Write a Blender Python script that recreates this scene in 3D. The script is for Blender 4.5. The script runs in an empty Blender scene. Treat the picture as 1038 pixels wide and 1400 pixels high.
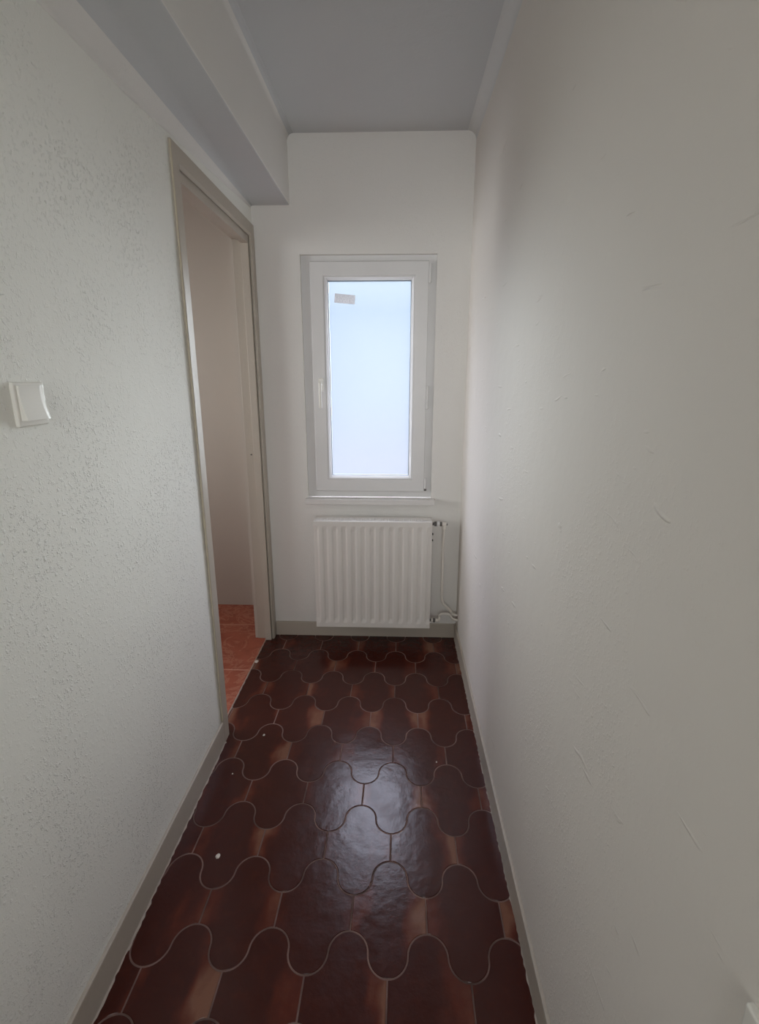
import bpy, bmesh, math, random
from math import sin, cos, pi, radians, sqrt
from mathutils import Vector, Matrix

random.seed(7)
S = bpy.context.scene
C = bpy.context.collection

# ------------------------------------------------------------------ sizes (metres)
D = 2.654            # window wall, corridor side
XL = -0.700          # left wall face
XR = 0.345           # right wall face
H = 2.516            # ceiling
YB = -2.30           # rear end of the corridor
WT = 0.08            # partition thickness
DY0, DY1, DZ = 1.80, 2.594, 2.08     # clear hole of the doorway in the left wall
SX, SY0, SY1 = -2.70, 0.90, 3.033    # side room behind the doorway

# ------------------------------------------------------------------ node helpers
def mat(name):
    m = bpy.data.materials.new(name); m.use_nodes = True
    nt = m.node_tree; nt.nodes.clear()
    o = nt.nodes.new('ShaderNodeOutputMaterial')
    b = nt.nodes.new('ShaderNodeBsdfPrincipled')
    nt.links.new(b.outputs[0], o.inputs[0])
    return m, nt, b, o

def N(nt, typ, **kw):
    n = nt.nodes.new(typ)
    for k, v in kw.items():
        if k in n.bl_rna.properties: setattr(n, k, v)
        else: n.inputs[k.replace('_', ' ')].default_value = v
    return n

def L(nt, a, b): nt.links.new(a, b)

def math_(nt, op, a, b=None, clamp=False):
    n = nt.nodes.new('ShaderNodeMath'); n.operation = op; n.use_clamp = clamp
    for i, v in enumerate((a, b)):
        if v is None: continue
        if isinstance(v, (int, float)): n.inputs[i].default_value = v
        else: L(nt, v, n.inputs[i])
    return n.outputs[0]

def ramp(nt, fac, stops, interp='LINEAR'):
    n = nt.nodes.new('ShaderNodeValToRGB'); n.color_ramp.interpolation = interp
    e = n.color_ramp.elements
    while len(e) < len(stops): e.new(0.5)
    for x, (p, c) in zip(e, stops):
        x.position = p; x.color = (*c, 1) if len(c) == 3 else c
    L(nt, fac, n.inputs[0]); return n.outputs[0]

def noise(nt, vec, scale, detail=2, rough=0.5, dist=0.0):
    n = nt.nodes.new('ShaderNodeTexNoise')
    n.inputs['Scale'].default_value = scale; n.inputs['Detail'].default_value = detail
    n.inputs['Roughness'].default_value = rough; n.inputs['Distortion'].default_value = dist
    if vec is not None: L(nt, vec, n.inputs['Vector'])
    return n.outputs['Fac']

def mixc(nt, fac, a, b, mode='MIX'):
    n = nt.nodes.new('ShaderNodeMix'); n.data_type = 'RGBA'; n.blend_type = mode
    for i, v in ((0, fac), (6, a), (7, b)):
        if isinstance(v, (int, float)): n.inputs[i].default_value = v
        elif isinstance(v, tuple): n.inputs[i].default_value = (*v, 1)
        else: L(nt, v, n.inputs[i])
    return n.outputs[2]

def bump(nt, b, height, dist, strength=1.0):
    n = nt.nodes.new('ShaderNodeBump')
    n.inputs['Distance'].default_value = dist; n.inputs['Strength'].default_value = strength
    L(nt, height, n.inputs['Height']); L(nt, n.outputs[0], b.inputs['Normal'])

def coords(nt): return nt.nodes.new('ShaderNodeTexCoord').outputs['Object']

# ------------------------------------------------------------------ materials
def plaster(name, col, grain, coarse, patch=None, marks=False):
    m, nt, b, o = mat(name)
    co = coords(nt)
    mott = noise(nt, co, 2.3, 3)
    c = mixc(nt, math_(nt, 'MULTIPLY', mott, 0.5, True), col, tuple(v * 0.93 for v in col))
    b.inputs['Roughness'].default_value = 0.75
    b.inputs['Specular IOR Level'].default_value = 0.25
    h1 = noise(nt, co, 135, 3, 0.55)
    h1 = ramp(nt, h1, [(0.54, (0, 0, 0)), (0.80, (1, 1, 1))])
    h2 = noise(nt, co, 300, 2, 0.6)
    h3 = noise(nt, co, 14, 3, 0.55)
    dens = noise(nt, co, 4.0, 2)
    dens = ramp(nt, dens, [(0.35, (.22, .22, .22)), (0.65, (1, 1, 1))])
    if patch:   # the grain only shows inside soft patches of the wall
        pm = noise(nt, co, 1.5, 2)
        pm = ramp(nt, pm, [(patch, (.12, .12, .12)), (patch + .14, (1, 1, 1))])
        dens = math_(nt, 'MULTIPLY', dens, pm)
    g = math_(nt, 'ADD', math_(nt, 'MULTIPLY', h1, grain), math_(nt, 'MULTIPLY', h2, grain * 0.35))
    g = math_(nt, 'MULTIPLY', g, dens)
    g = math_(nt, 'ADD', g, math_(nt, 'MULTIPLY', h3, coarse))
    if marks:   # trowel marks: short stretched ridges
        mp = nt.nodes.new('ShaderNodeMapping'); mp.inputs['Rotation'].default_value = (0.12, 0, 0)
        mp.inputs['Scale'].default_value = (1, 9, 42); L(nt, co, mp.inputs[0])
        t = noise(nt, mp.outputs[0], 1.0, 2, 0.5, 0.6)
        t = ramp(nt, t, [(0.69, (0, 0, 0)), (0.78, (1, 1, 1))])
        g = math_(nt, 'ADD', g, math_(nt, 'MULTIPLY', t, 0.42))
    L(nt, c, b.inputs['Base Color'])
    bump(nt, b, g, 0.004)
    return m

def paint(name, col, rough=0.45, bumpy=0.0, spec=0.4, scale=60):
    m, nt, b, o = mat(name)
    co = coords(nt)
    n = noise(nt, co, 9, 2)
    c = mixc(nt, n, tuple(v * 0.96 for v in col), tuple(min(1, v * 1.03) for v in col))
    L(nt, c, b.inputs['Base Color'])
    b.inputs['Roughness'].default_value = rough
    b.inputs['Specular IOR Level'].default_value = spec
    if bumpy: bump(nt, b, noise(nt, co, scale, 2), bumpy)
    return m

M_LEFT = plaster('plaster_left', (0.86, 0.86, 0.81), 0.72, 0.45)
M_RIGHT = plaster('plaster_right', (0.755, 0.715, 0.665), 0.40, 0.30, patch=0.50, marks=True)
M_BACK = plaster('plaster_window_wall', (0.77, 0.755, 0.725), 0.22, 0.40)
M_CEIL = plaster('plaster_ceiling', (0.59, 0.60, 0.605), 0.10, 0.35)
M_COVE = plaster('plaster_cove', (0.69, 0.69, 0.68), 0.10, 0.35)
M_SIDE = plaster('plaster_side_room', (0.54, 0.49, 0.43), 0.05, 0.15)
M_GREIGE = paint('greige_paint', (0.475, 0.425, 0.36), 0.42, 0.0006)
M_PVC = paint('white_pvc', (0.72, 0.715, 0.71), 0.35)
M_SILL = paint('white_sill_paint', (0.68, 0.66, 0.64), 0.4, 0.0005)
M_RAD = paint('radiator_enamel', (0.74, 0.71, 0.67), 0.35, 0.0002, 0.5)
M_PIPE = paint('pipe_paint', (0.78, 0.74, 0.68), 0.45, 0.0004)
M_DARK = paint('dark_metal', (0.12, 0.11, 0.10), 0.4)
M_PLASTIC = paint('switch_plastic', (0.80, 0.785, 0.73), 0.22, 0, 0.6)
M_SEAL = paint('aged_sealant', (0.56, 0.50, 0.38), 0.6, 0.001)
M_CHALK = paint('white_plaster', (0.72, 0.66, 0.60), 0.8, 0.001)
M_MORTAR = paint('mortar', (0.42, 0.36, 0.31), 0.85, 0.001)
M_SPACER = paint('spacer_bar', (0.33, 0.37, 0.42), 0.35)
M_RUBBER = paint('gasket', (0.35, 0.36, 0.38), 0.5)

def floor_tile_material():
    m, nt, b, o = mat('brown_glazed_tile')
    uv = nt.nodes.new('ShaderNodeUVMap'); uv.uv_map = 'local'
    rnd = nt.nodes.new('ShaderNodeAttribute'); rnd.attribute_name = 'rnd'
    co = coords(nt)
    sx = nt.nodes.new('ShaderNodeSeparateXYZ'); L(nt, uv.outputs[0], sx.inputs[0])
    sr = nt.nodes.new('ShaderNodeSeparateColor'); L(nt, rnd.outputs['Color'], sr.inputs[0])
    off = nt.nodes.new('ShaderNodeVectorMath'); off.operation = 'MULTIPLY_ADD'
    L(nt, rnd.outputs['Vector'], off.inputs[0]); off.inputs[1].default_value = (37, 53, 29)
    L(nt, uv.outputs[0], off.inputs[2])
    mp = nt.nodes.new('ShaderNodeMapping'); mp.inputs['Scale'].default_value = (2.2, 0.9, 1)
    L(nt, off.outputs[0], mp.inputs[0])
    warp = noise(nt, mp.outputs[0], 1.3, 2, 0.5)
    # flamed band: light towards one flank of every tile, deep brown across its middle
    u = math_(nt, 'ADD', sx.outputs[0], math_(nt, 'MULTIPLY', math_(nt, 'SUBTRACT', warp, 0.5), 0.9))
    u = math_(nt, 'ADD', u, math_(nt, 'MULTIPLY', math_(nt, 'SUBTRACT', sr.outputs[0], 0.5), 0.34))
    fl = math_(nt, 'ABSOLUTE', math_(nt, 'ADD', u, 0.04))
    fl = ramp(nt, fl, [(0.24, (0, 0, 0)), (0.70, (1, 1, 1))], 'EASE')
    fade = ramp(nt, math_(nt, 'ABSOLUTE', sx.outputs[1]), [(0.15, (1, 1, 1)), (0.70, (.25, .25, .25))])
    fl = math_(nt, 'MULTIPLY', fl, fade)
    fl = math_(nt, 'MULTIPLY', fl, math_(nt, 'ADD', math_(nt, 'MULTIPLY', sr.outputs[1], 1.0), 0.45))
    mp2 = nt.nodes.new('ShaderNodeMapping'); mp2.inputs['Scale'].default_value = (130, 9, 1)
    L(nt, off.outputs[0], mp2.inputs[0])
    streak = noise(nt, mp2.outputs[0], 1.0, 3, 0.6)
    blotch = noise(nt, co, 26, 4, 0.6)
    f = math_(nt, 'ADD', fl, math_(nt, 'MULTIPLY', math_(nt, 'SUBTRACT', blotch, 0.5), 0.45))
    f = math_(nt, 'ADD', f, math_(nt, 'MULTIPLY', math_(nt, 'SUBTRACT', streak, 0.5), 0.16), True)
    c = ramp(nt, f, [(0.0, (0.054, 0.0115, 0.0075)), (0.35, (0.105, 0.0215, 0.0120)),
                     (0.75, (0.160, 0.057, 0.034)), (1.0, (0.210, 0.092, 0.056))])
    L(nt, c, b.inputs['Base Color'])
    rg = ramp(nt, noise(nt, co, 11, 4, 0.6), [(0.3, (.17, .17, .17)), (0.7, (.27, .27, .27))])
    L(nt, rg, b.inputs['Roughness'])
    b.inputs['Specular IOR Level'].default_value = 0.30
    h = math_(nt, 'ADD', noise(nt, co, 30, 3), math_(nt, 'MULTIPLY', noise(nt, co, 260, 2), 0.10))
    bump(nt, b, h, 0.0009)
    return m
M_TILE = floor_tile_material()

m, nt, b, o = mat('floor_grout'); co = coords(nt)
L(nt, ramp(nt, noise(nt, co, 7, 3), [(0.35, (0.085, 0.045, 0.034)), (0.65, (0.235, 0.140, 0.115))]), b.inputs['Base Color'])
b.inputs['Roughness'].default_value = 0.8; M_GROUT = m

m, nt, b, o = mat('red_marbled_tile'); co = coords(nt)
v = noise(nt, co, 6.5, 6, 0.62, 1.6)
vein = math_(nt, 'ABSOLUTE', math_(nt, 'SUBTRACT', v, 0.5))
vm = ramp(nt, vein, [(0.0, (1, 1, 1)), (0.045, (0, 0, 0))])
base = ramp(nt, noise(nt, co, 9, 4, 0.6), [(0.3, (0.34, 0.076, 0.040)), (0.7, (0.50, 0.140, 0.080))])
c = mixc(nt, math_(nt, 'MULTIPLY', vm, 0.6), base, (0.62, 0.30, 0.20))
L(nt, c, b.inputs['Base Color']); b.inputs['Roughness'].default_value = 0.3; M_RED = m
M_REDG = paint('red_floor_grout', (0.66, 0.36, 0.27), 0.8)

# frosted window glass: lets the daylight through, softened, with a faint gloss
m, nt, b, o = mat('frosted_glass'); nt.nodes.remove(b)
tr = nt.nodes.new('ShaderNodeBsdfTransparent'); tr.inputs[0].default_value = (0.93, 0.965, 0.98, 1)
tl = nt.nodes.new('ShaderNodeBsdfTranslucent'); tl.inputs[0].default_value = (0.8, 0.8, 0.8, 1)
gl = nt.nodes.new('ShaderNodeBsdfGlossy'); gl.inputs['Roughness'].default_value = 0.25
m1 = nt.nodes.new('ShaderNodeMixShader'); m1.inputs[0].default_value = 0.06
m2 = nt.nodes.new('ShaderNodeMixShader'); m2.inputs[0].default_value = 0.008
L(nt, tr.outputs[0], m1.inputs[1]); L(nt, tl.outputs[0], m1.inputs[2])
L(nt, m1.outputs[0], m2.inputs[1]); L(nt, gl.outputs[0], m2.inputs[2]); L(nt, m2.outputs[0], o.inputs[0])
M_GLASS = m

m, nt, b, o = mat('label_paper'); co = coords(nt)
sx = nt.nodes.new('ShaderNodeSeparateXYZ'); L(nt, co, sx.inputs[0])
mp = nt.nodes.new('ShaderNodeMapping'); mp.inputs['Scale'].default_value = (140, 1, 420); L(nt, co, mp.inputs[0])
t = ramp(nt, noise(nt, mp.outputs[0], 1.0, 1), [(0.45, (0.90, 0.90, 0.92)), (0.6, (0.70, 0.70, 0.72))])
L(nt, t, b.inputs['Base Color']); b.inputs['Roughness'].default_value = 0.5
tlb = nt.nodes.new('ShaderNodeBsdfTranslucent'); L(nt, t, tlb.inputs[0])
mm = nt.nodes.new('ShaderNodeMixShader'); mm.inputs[0].default_value = 0.25
L(nt, b.outputs[0], mm.inputs[1]); L(nt, tlb.outputs[0], mm.inputs[2]); L(nt, mm.outputs[0], o.inputs[0])
M_LABEL = m

# ------------------------------------------------------------------ mesh helpers
def link(name, bm, material, parent=None, smooth=False, loc=None):
    bmesh.ops.recalc_face_normals(bm, faces=bm.faces[:])
    me = bpy.data.meshes.new(name); bm.to_mesh(me); bm.free()
    ob = bpy.data.objects.new(name, me); C.objects.link(ob)
    for mm in (material if isinstance(material, (list, tuple)) else [material]): me.materials.append(mm)
    if smooth:
        for p in me.polygons: p.use_smooth = True
    if parent is not None: ob.parent = parent; ob.location = -parent.location   # meshes are written in room coordinates
    return ob

def root(name, loc, label=None, cat=None, kind=None, group=None):
    o = bpy.data.objects.new(name, None); C.objects.link(o); o.location = loc
    o.empty_display_size = 0.05
    tag(o, label, cat, kind, group); return o

def tag(o, label=None, cat=None, kind=None, group=None):
    for k, v in (('label', label), ('category', cat), ('kind', kind), ('group', group)):
        if v: o[k] = v
    return o

def box(bm, x0, x1, y0, y1, z0, z1, bev=0.0, seg=2, mi=0):
    r = bmesh.ops.create_cube(bm, size=1.0)
    vs = r['verts']
    for v in vs:
        v.co = Vector(((x0 + x1) / 2 + v.co.x * (x1 - x0), (y0 + y1) / 2 + v.co.y * (y1 - y0), (z0 + z1) / 2 + v.co.z * (z1 - z0)))
    fs = list({f for v in vs for f in v.link_faces})
    for f in fs: f.material_index = mi
    if bev > 0:
        es = list({e for v in vs for e in v.link_edges})
        bmesh.ops.bevel(bm, geom=es, offset=bev, segments=seg, affect='EDGES', profile=0.5)

def boxes(name, lst, material, parent=None, bev=0.0, seg=2):
    bm = bmesh.new()
    for bx in lst: box(bm, *bx, bev=bev, seg=seg)
    return link(name, bm, material, parent)

def prism(bm, prof, axis, a, b, mi=0):
    """closed 2-D profile swept along axis from a to b."""
    def P(p, t):
        if axis == 'x': return (t, p[0], p[1])
        if axis == 'y': return (p[0], t, p[1])
        return (p[0], p[1], t)
    A = [bm.verts.new(P(p, a)) for p in prof]; B = [bm.verts.new(P(p, b)) for p in prof]
    n = len(prof)
    for i in range(n):
        f = bm.faces.new((A[i], A[(i + 1) % n], B[(i + 1) % n], B[i])); f.material_index = mi
    bm.faces.new(A[::-1]).material_index = mi; bm.faces.new(B).material_index = mi

def tube(bm, pts, r, n=12, cap=True, rad=None):
    pts = [Vector(p) for p in pts]; rings = []
    for i, p in enumerate(pts):
        t = (pts[min(i + 1, len(pts) - 1)] - pts[max(i - 1, 0)]).normalized()
        ref = Vector((0, 0, 1)) if abs(t.z) < 0.9 else Vector((0, 1, 0))
        a = t.cross(ref).normalized(); c = t.cross(a).normalized()
        rr = rad[i] if rad else r
        rings.append([bm.verts.new(p + a * rr * cos(2 * pi * k / n) + c * rr * sin(2 * pi * k / n)) for k in range(n)])
    for A, B in zip(rings, rings[1:]):
        for k in range(n): bm.faces.new((A[k], A[(k + 1) % n], B[(k + 1) % n], B[k]))
    if cap: bm.faces.new(rings[0][::-1]); bm.faces.new(rings[-1])

def smooth_path(pts, it=3):
    pts = [Vector(p) for p in pts]
    for _ in range(it):
        q = [pts[0]]
        for a, b in zip(pts, pts[1:]): q += [a * .75 + b * .25, a * .25 + b * .75]
        q.append(pts[-1]); pts = q
    return pts

def frame_ring(bm, x0, x1, z0, z1, prof):
    """picture-frame sweep: prof = list of (inset from the outer edge, y); mitred corners, closed section."""
    rings = []
    for ins, y in prof:
        rings.append([bm.verts.new(v) for v in ((x0 + ins, y, z0 + ins), (x1 - ins, y, z0 + ins), (x1 - ins, y, z1 - ins), (x0 + ins, y, z1 - ins))])
    n = len(rings)
    for i in range(n):
        A, B = rings[i], rings[(i + 1) % n]
        for k in range(4): bm.faces.new((A[k], A[(k + 1) % 4], B[(k + 1) % 4], B[k]))

# ================================================================== THE ROOM SHELL
def struct(o): o['kind'] = 'structure'; return o
struct(boxes('wall_left', [(XL - WT, XL, YB, 1.79, -0.06, H + .1), (XL - WT, XL, 1.79, 2.604, 2.09, H + .1),
                           (XL - WT, XL, 2.604, D, -0.06, H + .1)], M_LEFT))
struct(boxes('wall_right', [(XR, XR + 0.12, YB - .1, D + 0.28, -0.06, H + .1)], M_RIGHT))
WX0, WX1, WZ0, WZ1 = -0.476, 0.184, 0.7865, 2.012      # hole of the window
struct(boxes('wall_window_side', [(XL - WT, WX0, D, D + 0.27, -0.06, H + .1), (WX1, XR, D, D + 0.27, -0.06, H + .1),
                                  (WX0, WX1, D, D + 0.27, -0.06, WZ0), (WX0, WX1, D, D + 0.27, WZ1, H + .1)], M_BACK))
RX0, RX1, RZ0, RZ = -0.50, XR, 0.90, 2.30              # unseen opening added behind the photographer for fill light
struct(boxes('wall_rear', [(XL - WT, RX0, YB - .1, YB, -0.06, H + .1), (RX0, XR, YB - .1, YB, -0.06, RZ0),
                           (RX0, XR, YB - .1, YB, RZ, H + .1)], M_BACK))
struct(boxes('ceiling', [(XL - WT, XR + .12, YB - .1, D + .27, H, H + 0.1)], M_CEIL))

# soft plastered coves: ceiling/right wall and the dropped beam along the left wall
def arc(cx, cz, r, a0, a1, n=8):
    return [(cx + r * cos(a0 + (a1 - a0) * i / n), cz + r * sin(a0 + (a1 - a0) * i / n)) for i in range(n + 1)]
BX, BZ = -0.515, 2.224
def arc_profile(rc, rt):
    rb = 0.006
    p = [(XL - .002, H + .001), (XL - .002, BZ - rc)]
    p += arc(XL + rc, BZ - rc, rc, pi, pi / 2, 10)              # cove between wall and underside
    p += arc(BX - rb, BZ + rb, rb, -pi / 2, 0, 4)               # outer edge
    p += arc(BX + rt, H - rt, rt, pi, pi / 2, 8)                # small cove up to the ceiling
    return p + [(BX + rt, H + .001)]
def loft(bm, rings):
    R = [[bm.verts.new((x, y, z)) for x, z in p] for y, p in rings]
    n = len(R[0])
    for A_, B_ in zip(R, R[1:]):
        for i in range(n): bm.faces.new((A_[i], A_[(i + 1) % n], B_[(i + 1) % n], B_[i]))
    bm.faces.new(R[0][::-1]); bm.faces.new(R[-1])
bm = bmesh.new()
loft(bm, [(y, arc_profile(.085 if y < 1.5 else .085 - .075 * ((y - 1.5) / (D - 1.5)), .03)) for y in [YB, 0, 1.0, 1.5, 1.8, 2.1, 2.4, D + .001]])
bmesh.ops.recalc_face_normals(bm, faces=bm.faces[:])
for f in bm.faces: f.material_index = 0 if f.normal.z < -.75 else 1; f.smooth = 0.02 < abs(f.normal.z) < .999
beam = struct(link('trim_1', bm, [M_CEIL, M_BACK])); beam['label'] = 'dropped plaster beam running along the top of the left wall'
bm = bmesh.new()
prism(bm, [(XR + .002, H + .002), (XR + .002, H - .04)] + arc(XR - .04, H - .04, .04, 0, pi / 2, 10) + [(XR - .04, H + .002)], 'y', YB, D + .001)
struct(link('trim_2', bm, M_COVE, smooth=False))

# side room seen through the doorway
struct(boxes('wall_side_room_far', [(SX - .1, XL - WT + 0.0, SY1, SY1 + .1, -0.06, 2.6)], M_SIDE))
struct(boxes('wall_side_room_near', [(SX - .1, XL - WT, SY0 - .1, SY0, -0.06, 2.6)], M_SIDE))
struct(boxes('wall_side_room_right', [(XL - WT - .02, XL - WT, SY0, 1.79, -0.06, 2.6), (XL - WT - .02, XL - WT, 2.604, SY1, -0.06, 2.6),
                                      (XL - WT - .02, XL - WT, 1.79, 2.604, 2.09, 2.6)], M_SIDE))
OY0, OY1, OZ0, OZ1 = 1.25, 2.25, 0.9, 2.1  # unseen opening added in the far left wall to light the side room
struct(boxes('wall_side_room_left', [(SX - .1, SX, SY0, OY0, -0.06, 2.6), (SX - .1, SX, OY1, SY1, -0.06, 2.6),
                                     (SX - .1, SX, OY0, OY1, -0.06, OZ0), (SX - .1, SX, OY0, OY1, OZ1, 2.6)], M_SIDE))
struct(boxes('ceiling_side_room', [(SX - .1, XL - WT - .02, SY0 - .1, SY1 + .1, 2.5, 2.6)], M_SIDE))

# ------------------------------------------------------------------ floor of brown ogee tiles
LX0, LY0, TH, PP, QQ, AA = 0.0923, 0.9729, -0.0101, 0.2073, 0.2075, 0.0548
def wave(n, u):
    """height of wave line n (in rows) at column coordinate u, traced with elliptic arcs."""
    ph = (u - (0.5 if n % 2 else 0.0)) % 1.0
    ph = min(ph, 1 - ph)                    # 0 = crest, .5 = trough
    if ph <= .25: return n * QQ + AA * sqrt(max(0, 1 - (ph / .25) ** 2.0))
    return n * QQ - AA * sqrt(max(0, 1 - ((.5 - ph) / .25) ** 2.0))
def wave_pts(n, u0, u1):
    """points of the line between a crest and a trough half a column apart (arc parametrised)."""
    pts = []
    c0 = wave(n, u0) > n * QQ               # starts at a crest
    K = 9
    for i in range(2 * K + 1):
        t = i / K
        if t <= 1: a = t * pi / 2; du = .25 * sin(a); dz = cos(a)
        else: a = (2 - t) * pi / 2; du = .5 - .25 * sin(a); dz = -cos(a)
        pts.append((u0 + (u1 - u0) * du / .5, n * QQ + (AA if c0 else -AA) * dz))
    return pts
def tile_outline(n, uc):
    """tile between wave lines n and n+1, centred on column uc."""
    bot = wave_pts(n, uc - .5, uc) + wave_pts(n, uc, uc + .5)[1:]
    top = wave_pts(n + 1, uc + .5, uc) + wave_pts(n + 1, uc, uc - .5)[1:]
    return bot + top
def offset(poly, d):
    out = []; n = len(poly)
    for i in range(n):
        p, c, q = Vector(poly[i - 1]), Vector(poly[i]), Vector(poly[(i + 1) % n])
        e1, e2 = (c - p), (q - c)
        if e1.length < 1e-9 or e2.length < 1e-9: out.append(c); continue
        e1.normalize(); e2.normalize()
        n1 = Vector((-e1.y, e1.x)); n2 = Vector((-e2.y, e2.x)); m_ = (n1 + n2)
        k = d / max(0.35, m_.length_squared / 2)
        out.append(c + m_ * k)
    return out
bm = bmesh.new()
uvl = bm.loops.layers.uv.new('local'); cl = bm.loops.layers.float_color.new('rnd')
rr = random.Random(11)
for n in range(-17, 10):
    for k in range(-6, 4):
        uc = k + (0.5 if n % 2 == 0 else 0.0)
        poly = [(u * PP, y) for u, y in tile_outline(n, uc)]
        o1 = offset(poly, 0.0013); o2 = offset(poly, 0.0032)
        def W(p, z): return (LX0 + cos(TH) * p[0] - sin(TH) * p[1], LY0 + sin(TH) * p[0] + cos(TH) * p[1], z)
        lift = rr.uniform(-.0003, .0003); tx = rr.uniform(-.0015, .0015)
        A = [bm.verts.new(W(p, -0.0022)) for p in o1]
        B = [bm.verts.new(W(p, lift + tx * (p[0] - uc * PP))) for p in o2]
        col = (rr.random(), rr.random(), rr.random(), 1)
        m_ = len(A)
        fs = [(bm.faces.new((A[i], A[(i + 1) % m_], B[(i + 1) % m_], B[i])), None) for i in range(m_)]
        # fan from the middle: split in a strip so the concave outline stays valid
        cu = uc * PP; cy = (n + .5) * QQ
        ctr = bm.verts.new(W((cu, cy), lift))
        fs += [(bm.faces.new((B[i], B[(i + 1) % m_], ctr)), None) for i in range(m_)]
        inv = Matrix.Rotation(-TH, 3, 'Z')
        for f, _ in fs:
            for l in f.loops:
                q = inv @ (l.vert.co - Vector((LX0, LY0, 0)))
                l[uvl].uv = ((q.x - cu) / PP, (q.y - cy) / QQ); l[cl] = col
XF0, XF1 = -0.7345, XR + .02
for co_, no_ in (((XF0, 0, 0), (-1, 0, 0)), ((XF1, 0, 0), (1, 0, 0)), ((0, D + .02, 0), (0, 1, 0)), ((0, YB - .05, 0), (0, -1, 0))):
    bmesh.ops.bisect_plane(bm, geom=bm.verts[:] + bm.edges[:] + bm.faces[:], plane_co=co_, plane_no=no_, clear_outer=True)
for f in bm.faces: f.material_index = 0
box(bm, XF0, XF1, YB - .05, D + .02, -0.05, -0.0012, mi=1)
fl = link('floor', bm, [M_TILE, M_GROUT]); struct(fl)
fl['label'] = 'dark brown glazed ogee tiles with pale grout'

# red marbled floor of the side room
bm = bmesh.new()
box(bm, SX - .05, XF0 - .004, SY0 - .05, SY1 + .02, -0.05, -0.002, mi=1)
y = 2.272 - .49 * 3
while y < SY1:
    x = -0.742 + .0
    while x > SX:
        box(bm, max(x - .482, SX - .04), x, max(y + .005, SY0 - .04), min(y + .485, SY1 + .015), -0.004, 0.0, bev=.0008, seg=1, mi=0)
        x -= .49
    y += .49
rf = link('floor_side_room', bm, [M_RED, M_REDG]); struct(rf)
rf['label'] = 'red marbled square floor tiles in the side room'
# ragged mortar line where the two floors meet, with plaster lumps
def ragged(name, x0, y0, x1, y1, w, h, seed, material, step=.012, var=.5):
    r = random.Random(seed); bm = bmesh.new(); n = int(math.hypot(x1 - x0, y1 - y0) / step)
    d = Vector((x1 - x0, y1 - y0)).normalized(); s = Vector((-d.y, d.x)); prev = None
    for i in range(n + 1):
        t = i / n; p = Vector((x0, y0)).lerp(Vector((x1, y1)), t)
        wa = w * (1 + r.uniform(-var, var)); wb = w * (1 + r.uniform(-var, var)); hh = h * (1 + r.uniform(-.4, .4))
        ring = [bm.verts.new((*(p - s * wa), -.001)), bm.verts.new((*(p - s * wa * .4), hh)), bm.verts.new((*(p + s * wb * .4), hh)), bm.verts.new((*(p + s * wb), -.001))]
        if prev:
            for k in range(3): bm.faces.new((prev[k], prev[k + 1], ring[k + 1], ring[k]))
        else: bm.faces.new(ring)
        prev = ring
    bm.faces.new(prev[::-1]); return link(name, bm, material, smooth=True)
s_ = struct(ragged('trim_3', -0.7355, 1.83, -0.7355, 2.58, .0035, .0016, 3, M_MORTAR)); s_['label'] = 'thin mortar joint between brown and red floor tiles'
s_ = struct(ragged('trim_4', -0.689, YB + .01, -0.689, 1.742, .0035, .0025, 4, M_MORTAR, var=.8)); s_['label'] = 'ragged mortar bead under the left baseboard'
s_ = struct(ragged('trim_5', 0.337, YB + .01, 0.337, D - .02, .003, .002, 5, M_MORTAR, var=.8)); s_['label'] = 'ragged mortar bead under the right baseboard'

# ------------------------------------------------------------------ baseboards
def baseboard(name, axis, face, wall, a, b, zt):
    s = 1 if face > wall else -1; r = .003
    prof = [(wall, -.002), (face, -.002), (face, zt - r), (face - s * r * .3, zt - r * .3), (face - s * r, zt), (wall, zt)]
    bm = bmesh.new(); prism(bm, prof, axis, a, b)
    return struct(link(name, bm, M_GREIGE))
baseboard('baseboard_left', 'y', -0.690, XL + .0005, YB + .001, 1.741, .095)
baseboard('baseboard_right', 'y', 0.336, XR - .0005, YB + .001, D - .0105, .090)
baseboard('baseboard_window_side', 'x', D - .010, D - .0005, -0.6885, XR - .001, .083)

# ================================================================== DOORWAY
d1 = root('door_1', (XL, 2.2, 0), kind='structure')
d1['label'] = 'open doorway with greige painted frame and no door leaf'
bm = bmesh.new()
cf = -0.690
def casing_profile(w):   # across its width, depth
    return [(0, 0), (0, .008), (.003, .010), (w - .010, .010), (w - .004, .006), (w, .004), (w, 0)]
def leg(bm, y0, y1, z0, z1, flip):
    w = y1 - y0
    pr = [((y1 - a) if flip else (y0 + a), XL + .0 + d) for a, d in casing_profile(w)]
    A = [bm.verts.new((d, yy, z0)) for yy, d in pr]
    B = [bm.verts.new((d, yy, z1 - ((1) * (abs(yy - (y1 if flip else y0)))) )) for yy, d in pr]   # mitre
    n = len(pr)
    for i in range(n): bm.faces.new((A[i], A[(i + 1) % n], B[(i + 1) % n], B[i]))
    bm.faces.new(A[::-1]); bm.faces.new(B)
leg(bm, 1.742, 1.802, 0.0, 2.14, False)
leg(bm, 2.592, 2.652, 0.0, 2.14, True)
w = .060; pr = [(2.14 - a, XL + d) for a, d in casing_profile(w)]
A = [bm.verts.new((d, 1.742 + (2.14 - z), z)) for z, d in pr]; B = [bm.verts.new((d, 2.652 - (2.14 - z), z)) for z, d in pr]
for i in range(len(pr)): bm.faces.new((A[i], A[(i + 1) % len(pr)], B[(i + 1) % len(pr)], B[i]))
bm.faces.new(A[::-1]); bm.faces.new(B)
link('casing', bm, M_GREIGE, d1)
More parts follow.
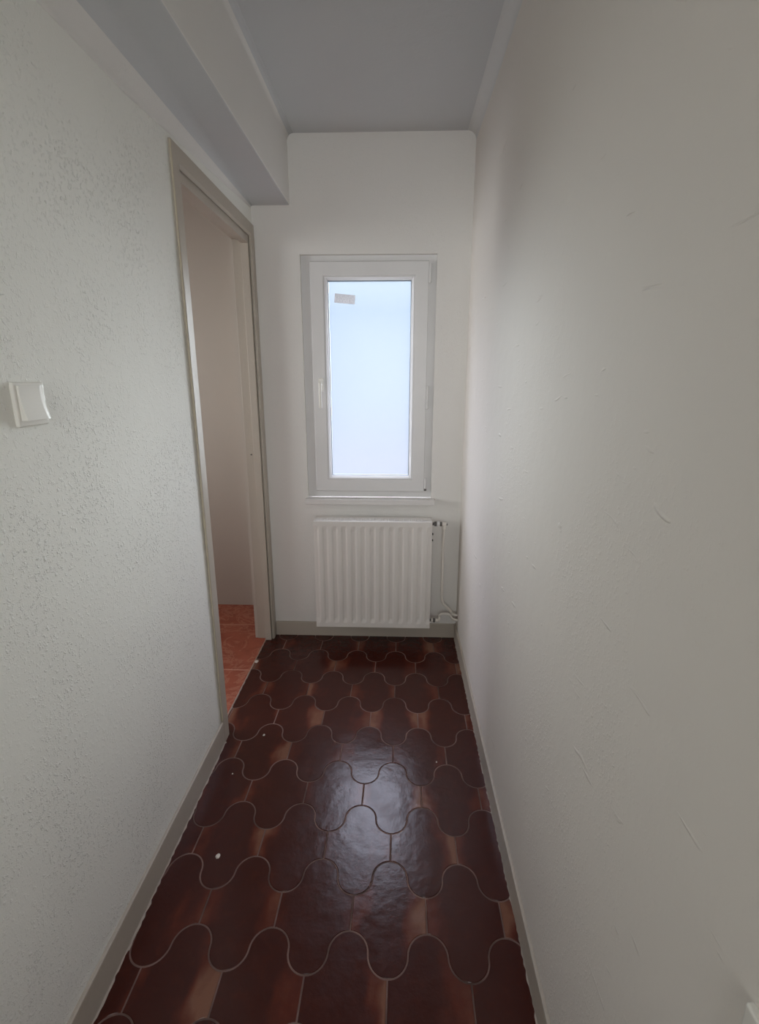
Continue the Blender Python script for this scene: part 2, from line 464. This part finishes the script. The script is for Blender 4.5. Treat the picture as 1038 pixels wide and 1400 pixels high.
# inner frame with its rebate (deeper half wider)
ji, jm, jo = XL - .003, -0.737, XL - WT - .004
boxes('jamb', [(jm, ji, 1.791, 1.818, 0, 2.048), (jo, jm, 1.791, 1.796, 0, 2.068)], M_GREIGE, d1, bev=.0015)
boxes('jamb', [(jm, ji, 2.578, 2.603, 0, 2.048), (jo, jm, 2.598, 2.603, 0, 2.068)], M_GREIGE, d1, bev=.0015)
boxes('head_jamb', [(jm, ji, 1.791, 2.603, 2.048, 2.089), (jo, jm, 1.791, 2.603, 2.068, 2.089)], M_GREIGE, d1, bev=.0015)
bm = bmesh.new(); tube(bm, [(-0.7555, 2.5985, 1.055), (-0.7555, 2.5945, 1.055)], .004, 12); tube(bm, [(-0.7555, 2.5948, 1.055), (-0.7555, 2.5938, 1.055)], .0022, 10)
link('screw', bm, M_DARK, d1)
# aged sealant bead down the outer edge of the near casing leg, with a few lumps
r = random.Random(5); bm = bmesh.new(); pts = []; rad = []
for i in range(130):
    z = .10 + (2.135 - .10) * i / 129
    lump = .003 * math.exp(-((z - .93) / .02) ** 2) + .0025 * math.exp(-((z - .86) / .015) ** 2)
    pts.append((XL + .0075, 1.7395 + r.uniform(-.0008, .0008), z)); rad.append(.0020 + r.uniform(-.0006, .0008) + lump)
tube(bm, pts, .003, 8, rad=rad); link('sealant_bead', bm, M_SEAL, d1, smooth=True)

# ================================================================== WINDOW
w1 = root('window_1', (-0.146, D, 0.79), kind='structure')
w1['label'] = 'white plastic casement window with frosted glass'
FY = D + .022                           # face of the fixed frame
bm = bmesh.new()
frame_ring(bm, WX0, WX1, 0.8165, WZ1, [(0, FY), (.052, FY), (.058, FY + .006), (.058, FY + .06), (0, FY + .06)])
link('frame', bm, M_PVC, w1)
SYF = D + .004                          # face of the opening sash
sx0, sx1, sz0, sz1 = -0.431, 0.147, 0.851, 1.984
bm = bmesh.new()
frame_ring(bm, sx0, sx1, sz0, sz1, [(0, FY + .001), (0, SYF + .004), (.004, SYF), (.062, SYF), (.066, SYF + .002), (.066, FY + .04), (0.004, FY + .04)])
sash = link('sash', bm, M_PVC, w1)
bm = bmesh.new()
frame_ring(bm, sx0 + .0665, sx1 - .0665, sz0 + .0665, sz1 - .0665, [(0, SYF + .003), (.005, SYF + .003), (.016, SYF + .016), (.016, SYF + .026), (0, SYF + .026)])
link('glazing_bead', bm, M_PVC, sash).location = (0, 0, 0)
gx0, gx1, gz0, gz1 = sx0 + .070, sx1 - .070, sz0 + .070, sz1 - .070
bm = bmesh.new()
frame_ring(bm, gx0 + .003, gx1 - .003, gz0 + .003, gz1 - .003, [(0, SYF + .0315), (.0135, SYF + .0315), (.0135, SYF + .043), (0, SYF + .043)])
link('spacer', bm, M_SPACER, sash).location = (0, 0, 0)
bm = bmesh.new()
frame_ring(bm, gx0, gx1, gz0, gz1, [(0, SYF + .0262), (.0135, SYF + .0262), (.0135, SYF + .028), (0, SYF + .028)])
link('gasket', bm, M_RUBBER, sash).location = (0, 0, 0)
bm = bmesh.new(); box(bm, gx0 + .001, gx1 - .001, SYF + .0284, SYF + .0312, gz0 + .001, gz1 - .001)
link('pane', bm, M_GLASS, w1)
# handle
hx, hz = -0.390, 1.405
bm = bmesh.new(); box(bm, hx - .013, hx + .013, SYF - .010, SYF + .0005, hz - .033, hz + .033, bev=.004, seg=3)
hd = link('handle', bm, M_PLASTIC, w1, smooth=False)
bm = bmesh.new()
tube(bm, [(hx, SYF - .009, hz + .005), (hx, SYF - .036, hz + .005)], .0085, 14)
link('handle_neck', bm, M_PLASTIC, hd, smooth=True).location = (0, 0, 0)
bm = bmesh.new()
pth = smooth_path([(hx, SYF - .034, hz + .016), (hx, SYF - .040, hz + .004), (hx, SYF - .043, hz - .04), (hx, SYF - .040, hz - .085), (hx, SYF - .036, hz - .112)], 2)
tube(bm, pth, .008, 12, rad=[.009 - .0022 * i / (len(pth) - 1) for i in range(len(pth))])
link('lever', bm, M_PLASTIC, hd, smooth=True).location = (0, 0, 0)
# hinges: top stay cover, middle one, lower corner bearing
def hinge(z0, z1, x=.1535):
    bm = bmesh.new(); tube(bm, [(x, SYF + .004, z0), (x, SYF + .004, z0 + .003), (x, SYF + .004, z1 - .003), (x, SYF + .004, z1)], .006, 12, rad=[.004, .0062, .0062, .004])
    box(bm, x - .0085, x - .0055, SYF - .0005, SYF + .012, z0 + .004, z1 - .004)
    return link('hinge', bm, M_PVC, w1)
hinge(1.885, 1.972); hinge(1.285, 1.400)
bm = bmesh.new(); tube(bm, [(.1525, SYF + .003, .868), (.1525, SYF + .003, .925)], .0062, 12); link('hinge', bm, M_PVC, w1)
bm = bmesh.new(); tube(bm, [(.1525, SYF + .003, .857), (.1525, SYF + .003, .868)], .0066, 12); link('hinge_pin', bm, M_DARK, w1)
# sill
bm = bmesh.new()
box(bm, -0.488, 0.205, D - .040, D + .022, 0.7866, 0.8163, bev=.003, seg=2)
link('sill', bm, M_SILL, w1)

# paper label on the inner face of the glass
bm = bmesh.new(); box(bm, -.051, .051, -.0004, .0004, -.0215, .0215)
st = link('sticker', bm, M_LABEL); st.location = (-0.2645, SYF + .0277, 1.8175); st.rotation_euler = (0, radians(5), 0)
tag(st, 'small grey printed label stuck to the top left corner of the window glass', 'sticker')

# ================================================================== RADIATOR
RXa, RXb, RZa, RZb, RF, RBk = -0.431, 0.186, 0.123, 0.723, 2.512, 2.612
rad_ = root('radiator', (-0.1225, RBk, 0.123), 'white steel panel radiator with vertical ribs hanging under the window', 'radiator')
def fluted(name, yf, sgn, parent):
    bm = bmesh.new(); nx, nz = 12 * 12, 44
    mx = .012; span = RXb - RXa - 2 * mx; pitch = span / 12
    def gx(x):
        t = ((x - RXa - mx) / pitch) % 1.0
        if x < RXa + mx or x > RXb - mx: return 0
        t = abs(t - .5) * 2           # 0 in the middle of a rib
        return 1 if t < .30 else (0 if t > .78 else .5 + .5 * cos(pi * (t - .30) / .48))
    def gz(z):
        e = min(z - RZa, RZb - z)
        return max(0, min(1, (e - .024) / .028))
    xs = [RXa] + [RXa + mx + span * i / nx for i in range(nx + 1)] + [RXb]
    zs = [RZa, RZa + .0015] + [RZa + .012 + (RZb - RZa - .024) * i / nz for i in range(nz + 1)] + [RZb - .0015, RZb]
    g = []
    for j, z in enumerate(zs):
        row = []
        for i, x in enumerate(xs):
            rim = .0015 if (j in (0, len(zs) - 1) or i in (0, len(xs) - 1)) else 0
            s = gz(z); s = s * s * (3 - 2 * s)
            dep = .0055 * (1 - gx(x)) * s
            row.append(bm.verts.new((x, yf + sgn * (dep + rim), z)))
        g.append(row)
    for j in range(len(zs) - 1):
        for i in range(len(xs) - 1):
            bm.faces.new((g[j][i], g[j][i + 1], g[j + 1][i + 1], g[j + 1][i]))
    # folded-back rim
    bd = [v for v in g[0]] + [r_[-1] for r_ in g[1:-1]] + g[-1][::-1] + [r_[0] for r_ in g[1:-1]][::-1]
    bk = [bm.verts.new((v.co.x, yf + sgn * .014, v.co.z)) for v in bd]
    n = len(bd)
    for i in range(n): bm.faces.new((bd[i], bd[(i + 1) % n], bk[(i + 1) % n], bk[i]))
    bm.faces.new(bk)
    return link(name, bm, M_RAD, parent, smooth=False)
fluted('front_panel', RF, 1, rad_)
fluted('back_panel', RBk, -1, rad_)
boxes('side_cover', [(RXa + .002, RXa + .0035, RF + .0145, RBk - .0145, RZa + .02, RZb - .006)], M_RAD, rad_)
boxes('side_cover', [(RXb - .0035, RXb - .002, RF + .0145, RBk - .0145, RZa + .02, RZb - .006)], M_RAD, rad_)
# top grille: rim strips and cross bars
lst = [(RXa + .004, RXb - .004, RF + .018, RF + .024, RZb - .012, RZb - .001), (RXa + .004, RXb - .004, RBk - .036, RBk - .015, RZb - .012, RZb - .001)]
n = 60
for i in range(n + 1):
    x = RXa + .006 + (RXb - RXa - .012) * i / n
    lst.append((x - .0041, x + .0041, RF + .0241, RBk - .0361, RZb - .010, RZb - .0015))
boxes('top_grille', lst, M_RAD, rad_)
boxes('inner_convector', [(RXa + .02 + i * .02, RXa + .021 + i * .02, RF + .016, RBk - .016, RZa + .04, RZb - .03) for i in range(29)], M_RAD, rad_)
for bx in (-.33, .09):
    boxes('bracket', [(bx - .015, bx + .015, RBk + .0002, D - .0005, .20, .66)], M_RAD, rad_)
# manual valve top right
yv = 2.565
bm = bmesh.new(); tube(bm, [(RXb - .001, yv, .700), (.200, yv, .700), (.2001, yv, .700), (.212, yv, .700)], .01, 14, rad=[.008, .008, .0125, .0125])
vv = link('radiator_valve', bm, M_DARK, rad_, smooth=False)
bm = bmesh.new(); tube(bm, [(.2125, yv, .700), (.214, yv, .700), (.226, yv, .700), (.2275, yv, .700)], .014, 18, rad=[.012, .0145, .0145, .012]); link('valve_collar', bm, M_PVC, vv).location = (0, 0, 0)
bm = bmesh.new(); tube(bm, [(.228, yv, .700), (.240, yv, .700)], .0125, 6); link('union_nut', bm, M_DARK, vv).location = (0, 0, 0)
bm = bmesh.new(); tube(bm, [(.2405, yv, .700), (.262, yv, .698)], .0115, 16, rad=[.0105, .0115]); tube(bm, [(.250, yv, .702), (.250, yv, .672)], .0105, 14)
link('elbow', bm, M_PIPE, vv, smooth=False).location = (0, 0, 0)
bm = bmesh.new(); tube(bm, [(.2625, yv, .698), (.268, yv, .697)], .006, 10); link('bleed_screw', bm, M_DARK, vv).location = (0, 0, 0)
for hz_ in (.640, .606): boxes('hanging_hook', [(RXb + .0002, RXb + .010, yv - .008, yv + .004, hz_, hz_ + .010)], M_DARK, rad_, bev=.002)
# lockshield bottom right
bm = bmesh.new(); tube(bm, [(RXb - .001, yv, .148), (.197, yv, .148)], .008, 14); v2 = link('lockshield_valve', bm, M_DARK, rad_)
bm = bmesh.new(); tube(bm, [(.1972, yv, .148), (.206, yv, .148)], .0125, 16); link('valve_collar', bm, M_PIPE, v2).location = (0, 0, 0)
bm = bmesh.new(); tube(bm, [(.2062, yv, .148), (.219, yv, .146)], .0115, 6); link('union_nut', bm, M_DARK, v2).location = (0, 0, 0)
bm = bmesh.new(); tube(bm, [(.2195, yv, .146), (.2350, yv, .145)], .010, 14); link('elbow', bm, M_PIPE, v2, smooth=False).location = (0, 0, 0)

# heating pipes
yp = 2.60
bm = bmesh.new()
tube(bm, smooth_path([(.250, yv, .6685), (.250, yv + .008, .645), (.251, yp, .61), (.253, yp, .40), (.255, yp, .262), (.258, yp, .240), (.270, yp, .224), (.298, yp, .198), (.309, yp, .184), (.317, yp, .166), (XR, yp, .162)], 2), .0072, 12)
p1 = link('heating_pipe', bm, M_PIPE, smooth=True)
tag(p1, 'long painted heating pipe dropping from the top radiator valve into the right wall', 'pipe', group='pipes beside the radiator')
bm = bmesh.new()
tube(bm, smooth_path([(.2365, yv, .145), (.243, yv + .01, .147), (.241, yp - .01, .158), (.244, yp - .012, .170), (.258, yp - .012, .174), (.285, yp - .012, .174), (.301, yp - .012, .170), (.311, yp - .012, .152), (.321, yp - .012, .141), (XR, yp - .012, .137)], 2), .0072, 12)
p2 = link('heating_pipe', bm, M_PIPE, smooth=True)
tag(p2, 'short painted heating pipe bending from the bottom radiator valve into the right wall', 'pipe', group='pipes beside the radiator')
bm = bmesh.new()
box(bm, .306, .338, yp + .0075, D - .0005, .150, .164, bev=.002); box(bm, .311, .319, yp - .022, yp + .0075, .1485, .1535, bev=.001)
tag(link('pipe_clip', bm, M_PIPE), 'painted clip fixing the two heating pipes to the corner', 'clip')

# ================================================================== LIGHT SWITCH
sy0, sy1, sz0_, sz1_ = 0.918, 1.000, 1.351, 1.432
sw = root('light_switch', (XL, (sy0 + sy1) / 2, sz0_), 'square cream rocker light switch on the left wall before the doorway', 'light switch')
bm = bmesh.new(); box(bm, XL - .003, XL + .0075, sy0, sy1, sz0_, sz1_, bev=.0035, seg=4); link('plate', bm, M_PLASTIC, sw)
bm = bmesh.new()
ya, yb_, za, zb = sy0 + .007, sy1 - .005, sz0_ + .012, sz1_ - .006
ny, nz = 10, 10; g = []
for j in range(nz + 1):
    row = []
    for i in range(ny + 1):
        ty, tz = i / ny, j / nz
        bulge = .0085 + .0085 * (1 - tz) + .0035 * (abs(2 * tz - 1) ** 2) - .0035 * (max(0, ty - .85) / .15) ** 2
        row.append(bm.verts.new((XL + bulge, ya + (yb_ - ya) * ty, za + (zb - za) * tz)))
    g.append(row)
for j in range(nz):
    for i in range(ny): bm.faces.new((g[j][i], g[j][i + 1], g[j + 1][i + 1], g[j + 1][i]))
bd = g[0][:] + [r_[-1] for r_ in g[1:-1]] + g[-1][::-1] + [r_[0] for r_ in g[1:-1]][::-1]
bk = [bm.verts.new((XL + .0070, v.co.y, v.co.z)) for v in bd]
for i in range(len(bd)): bm.faces.new((bd[i], bd[(i + 1) % len(bd)], bk[(i + 1) % len(bd)], bk[i]))
bm.faces.new(bk)
link('rocker', bm, M_PLASTIC, sw, smooth=False)

# wall plate just entering the view at the bottom right corner
wp = root('wall_socket', (XR, .321, .786), 'pale wall plate on the right wall, cut off by the bottom right corner', 'socket')
bm = bmesh.new(); box(bm, XR - .008, XR + .002, .281, .3607, .786, .866, bev=.003, seg=3); link('plate', bm, M_PLASTIC, wp)
bm = bmesh.new(); tube(bm, [(XR - .0082, .3209, .826), (XR - .0112, .3209, .826)], .022, 32); tube(bm, [(XR - .0113, .3209, .826), (XR - .0115, .3209, .826)], .019, 32); link('insert', bm, M_PLASTIC, wp)
# plaster crumbs lying on the brown tiles
def crumb(x, y, rx, seed):
    r = random.Random(seed); bm = bmesh.new(); bmesh.ops.create_icosphere(bm, subdivisions=2, radius=1)
    for v in bm.verts:
        k = 1 + r.uniform(-.22, .22); v.co = Vector((v.co.x * rx * k * 1.1, v.co.y * rx * k * 1.5, max(-.3, v.co.z) * rx * .4 * k))
    zmin = min(v.co.z for v in bm.verts)
    for v in bm.verts: v.co.z -= zmin
    o = link('plaster_crumb', bm, M_CHALK, smooth=True); o.location = (x, y, .0004); return o
GRP = 'plaster crumbs on the brown floor tiles'
for (x, y, rx, lab) in ((-.5453, 1.2344, .0058, 'largest pale plaster crumb, on a brown tile near the left baseboard'),
                        (-.5433, 1.7899, .0042, 'small pale plaster crumb on the brown tiles just past the near doorway leg'),
                        (-.6070, 1.5733, .0026, 'tiny pale crumb by the left baseboard, between the two bigger ones'),
                        (.1646, 1.6606, .0028, 'tiny pale crumb on the brown tiles towards the right wall'),
                        (-.7250, 2.35, .0085, 'pale plaster lump on the joint of brown and red floor tiles')):
    c_ = crumb(x, y, rx, int(abs(x * 1000))); tag(c_, lab, 'crumb', group=GRP)

# ================================================================== CAMERA
pitch, yaw, roll, F = -0.2583, -0.0344, 0.0005, 693.626
fw = Vector((sin(yaw) * cos(pitch), cos(yaw) * cos(pitch), sin(pitch)))
r_ = Vector((cos(yaw), -sin(yaw), 0)); u_ = r_.cross(fw)
r2 = r_ * cos(roll) + u_ * sin(roll); u2 = -r_ * sin(roll) + u_ * cos(roll)
cd = bpy.data.cameras.new('camera'); cam = bpy.data.objects.new('camera', cd); C.objects.link(cam)
cd.sensor_fit = 'HORIZONTAL'; cd.sensor_width = 36; cd.lens = 36 * F / 1038; cd.clip_start = .02
cam.matrix_world = Matrix(((r2.x, u2.x, -fw.x, 0), (r2.y, u2.y, -fw.y, 0), (r2.z, u2.z, -fw.z, 1.44), (0, 0, 0, 1)))
S.camera = cam

# ================================================================== LIGHT: the overcast sky outside
w = bpy.data.worlds.new('overcast_sky'); S.world = w; w.use_nodes = True
nt = w.node_tree; nt.nodes.clear()
out = nt.nodes.new('ShaderNodeOutputWorld'); bg = nt.nodes.new('ShaderNodeBackground'); L(nt, bg.outputs[0], out.inputs[0])
tc = nt.nodes.new('ShaderNodeTexCoord'); sp = nt.nodes.new('ShaderNodeSeparateXYZ'); L(nt, tc.outputs['Generated'], sp.inputs[0])
zz = math_(nt, 'MULTIPLY_ADD', sp.outputs[2], 0.5); nt.nodes[-1].inputs[2].default_value = 0.5
K = 10.2
def sky(c, k): return tuple(v * k / 28 for v in c)
col = ramp(nt, zz, [(0.0, sky((.50, .52, .55), .6)), (0.42, sky((.42, .46, .60), 1)), (0.48, sky((.40, .50, .72), 1)), (0.56, sky((.40, .53, .74), 1)),
                    (0.62, sky((.80, .9, 1.08), 1.2)), (0.70, sky((.95, .94, 1.12), K)), (0.90, sky((.95, .94, 1.12), K)), (1.0, sky((.97, .98, 1.08), 2))])
# sky dimmed straight ahead and raised either side, shaped to light the walls
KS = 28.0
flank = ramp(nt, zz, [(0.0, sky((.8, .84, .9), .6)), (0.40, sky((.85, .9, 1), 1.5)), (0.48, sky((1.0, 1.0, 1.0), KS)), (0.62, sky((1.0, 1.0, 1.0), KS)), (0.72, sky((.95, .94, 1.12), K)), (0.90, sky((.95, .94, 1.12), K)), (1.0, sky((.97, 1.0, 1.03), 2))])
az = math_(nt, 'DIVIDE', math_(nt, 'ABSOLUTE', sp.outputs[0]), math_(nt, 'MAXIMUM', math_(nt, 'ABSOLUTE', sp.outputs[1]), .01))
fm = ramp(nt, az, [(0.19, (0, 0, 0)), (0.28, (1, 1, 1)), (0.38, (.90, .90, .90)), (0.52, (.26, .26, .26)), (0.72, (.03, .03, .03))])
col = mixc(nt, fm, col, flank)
# the sky behind the photographer (towards -y) is raised to feed the added rear opening
RK = 9.4
rear = ramp(nt, zz, [(0.0, sky((.97, .98, 1), 1.0)), (0.30, sky((.97, .98, 1), 1.5)), (0.44, sky((.97, .99, 1), RK)), (0.56, sky((.97, .99, 1), RK)), (0.72, sky((.97, .99, 1), 3)), (1.0, sky((.97, 1, 1), 2))])
side = ramp(nt, math_(nt, 'MULTIPLY_ADD', sp.outputs[1], 0.5), [(0.40, (1, 1, 1)), (0.55, (0, 0, 0))])
nt.nodes[-2].inputs[2].default_value = 0.5
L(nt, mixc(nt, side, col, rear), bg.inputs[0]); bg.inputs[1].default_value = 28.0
def portal(name, loc, rot, sx, sy):
    l = bpy.data.lights.new(name, 'AREA'); l.shape = 'RECTANGLE'; l.size = sx; l.size_y = sy
    l.cycles.is_portal = True
    o = bpy.data.objects.new(name, l); C.objects.link(o); o.location = loc; o.rotation_euler = rot
portal('window_portal', (-0.142, SYF + .05, 1.417), (-pi / 2, 0, 0), gx1 - gx0, gz1 - gz0)
portal('rear_portal', ((RX0 + RX1) / 2, YB - .05, (RZ0 + RZ) / 2), (pi / 2, 0, 0), RX1 - RX0, RZ - RZ0)
portal('side_portal', (SX - .05, (OY0 + OY1) / 2, (OZ0 + OZ1) / 2), (0, -pi / 2, 0), OZ1 - OZ0, OY1 - OY0)

S.view_settings.view_transform = 'Standard'; S.view_settings.look = 'None'
S.view_settings.gamma = 1; S.view_settings.use_curve_mapping = False
S.view_settings.exposure = 0.06
cy = S.cycles
cy.use_denoising = True; cy.max_bounces = 14; cy.diffuse_bounces = 10; cy.glossy_bounces = 6
cy.transparent_max_bounces = 16; cy.transmission_bounces = 8
cy.use_adaptive_sampling = False; cy.sample_clamp_indirect = 8
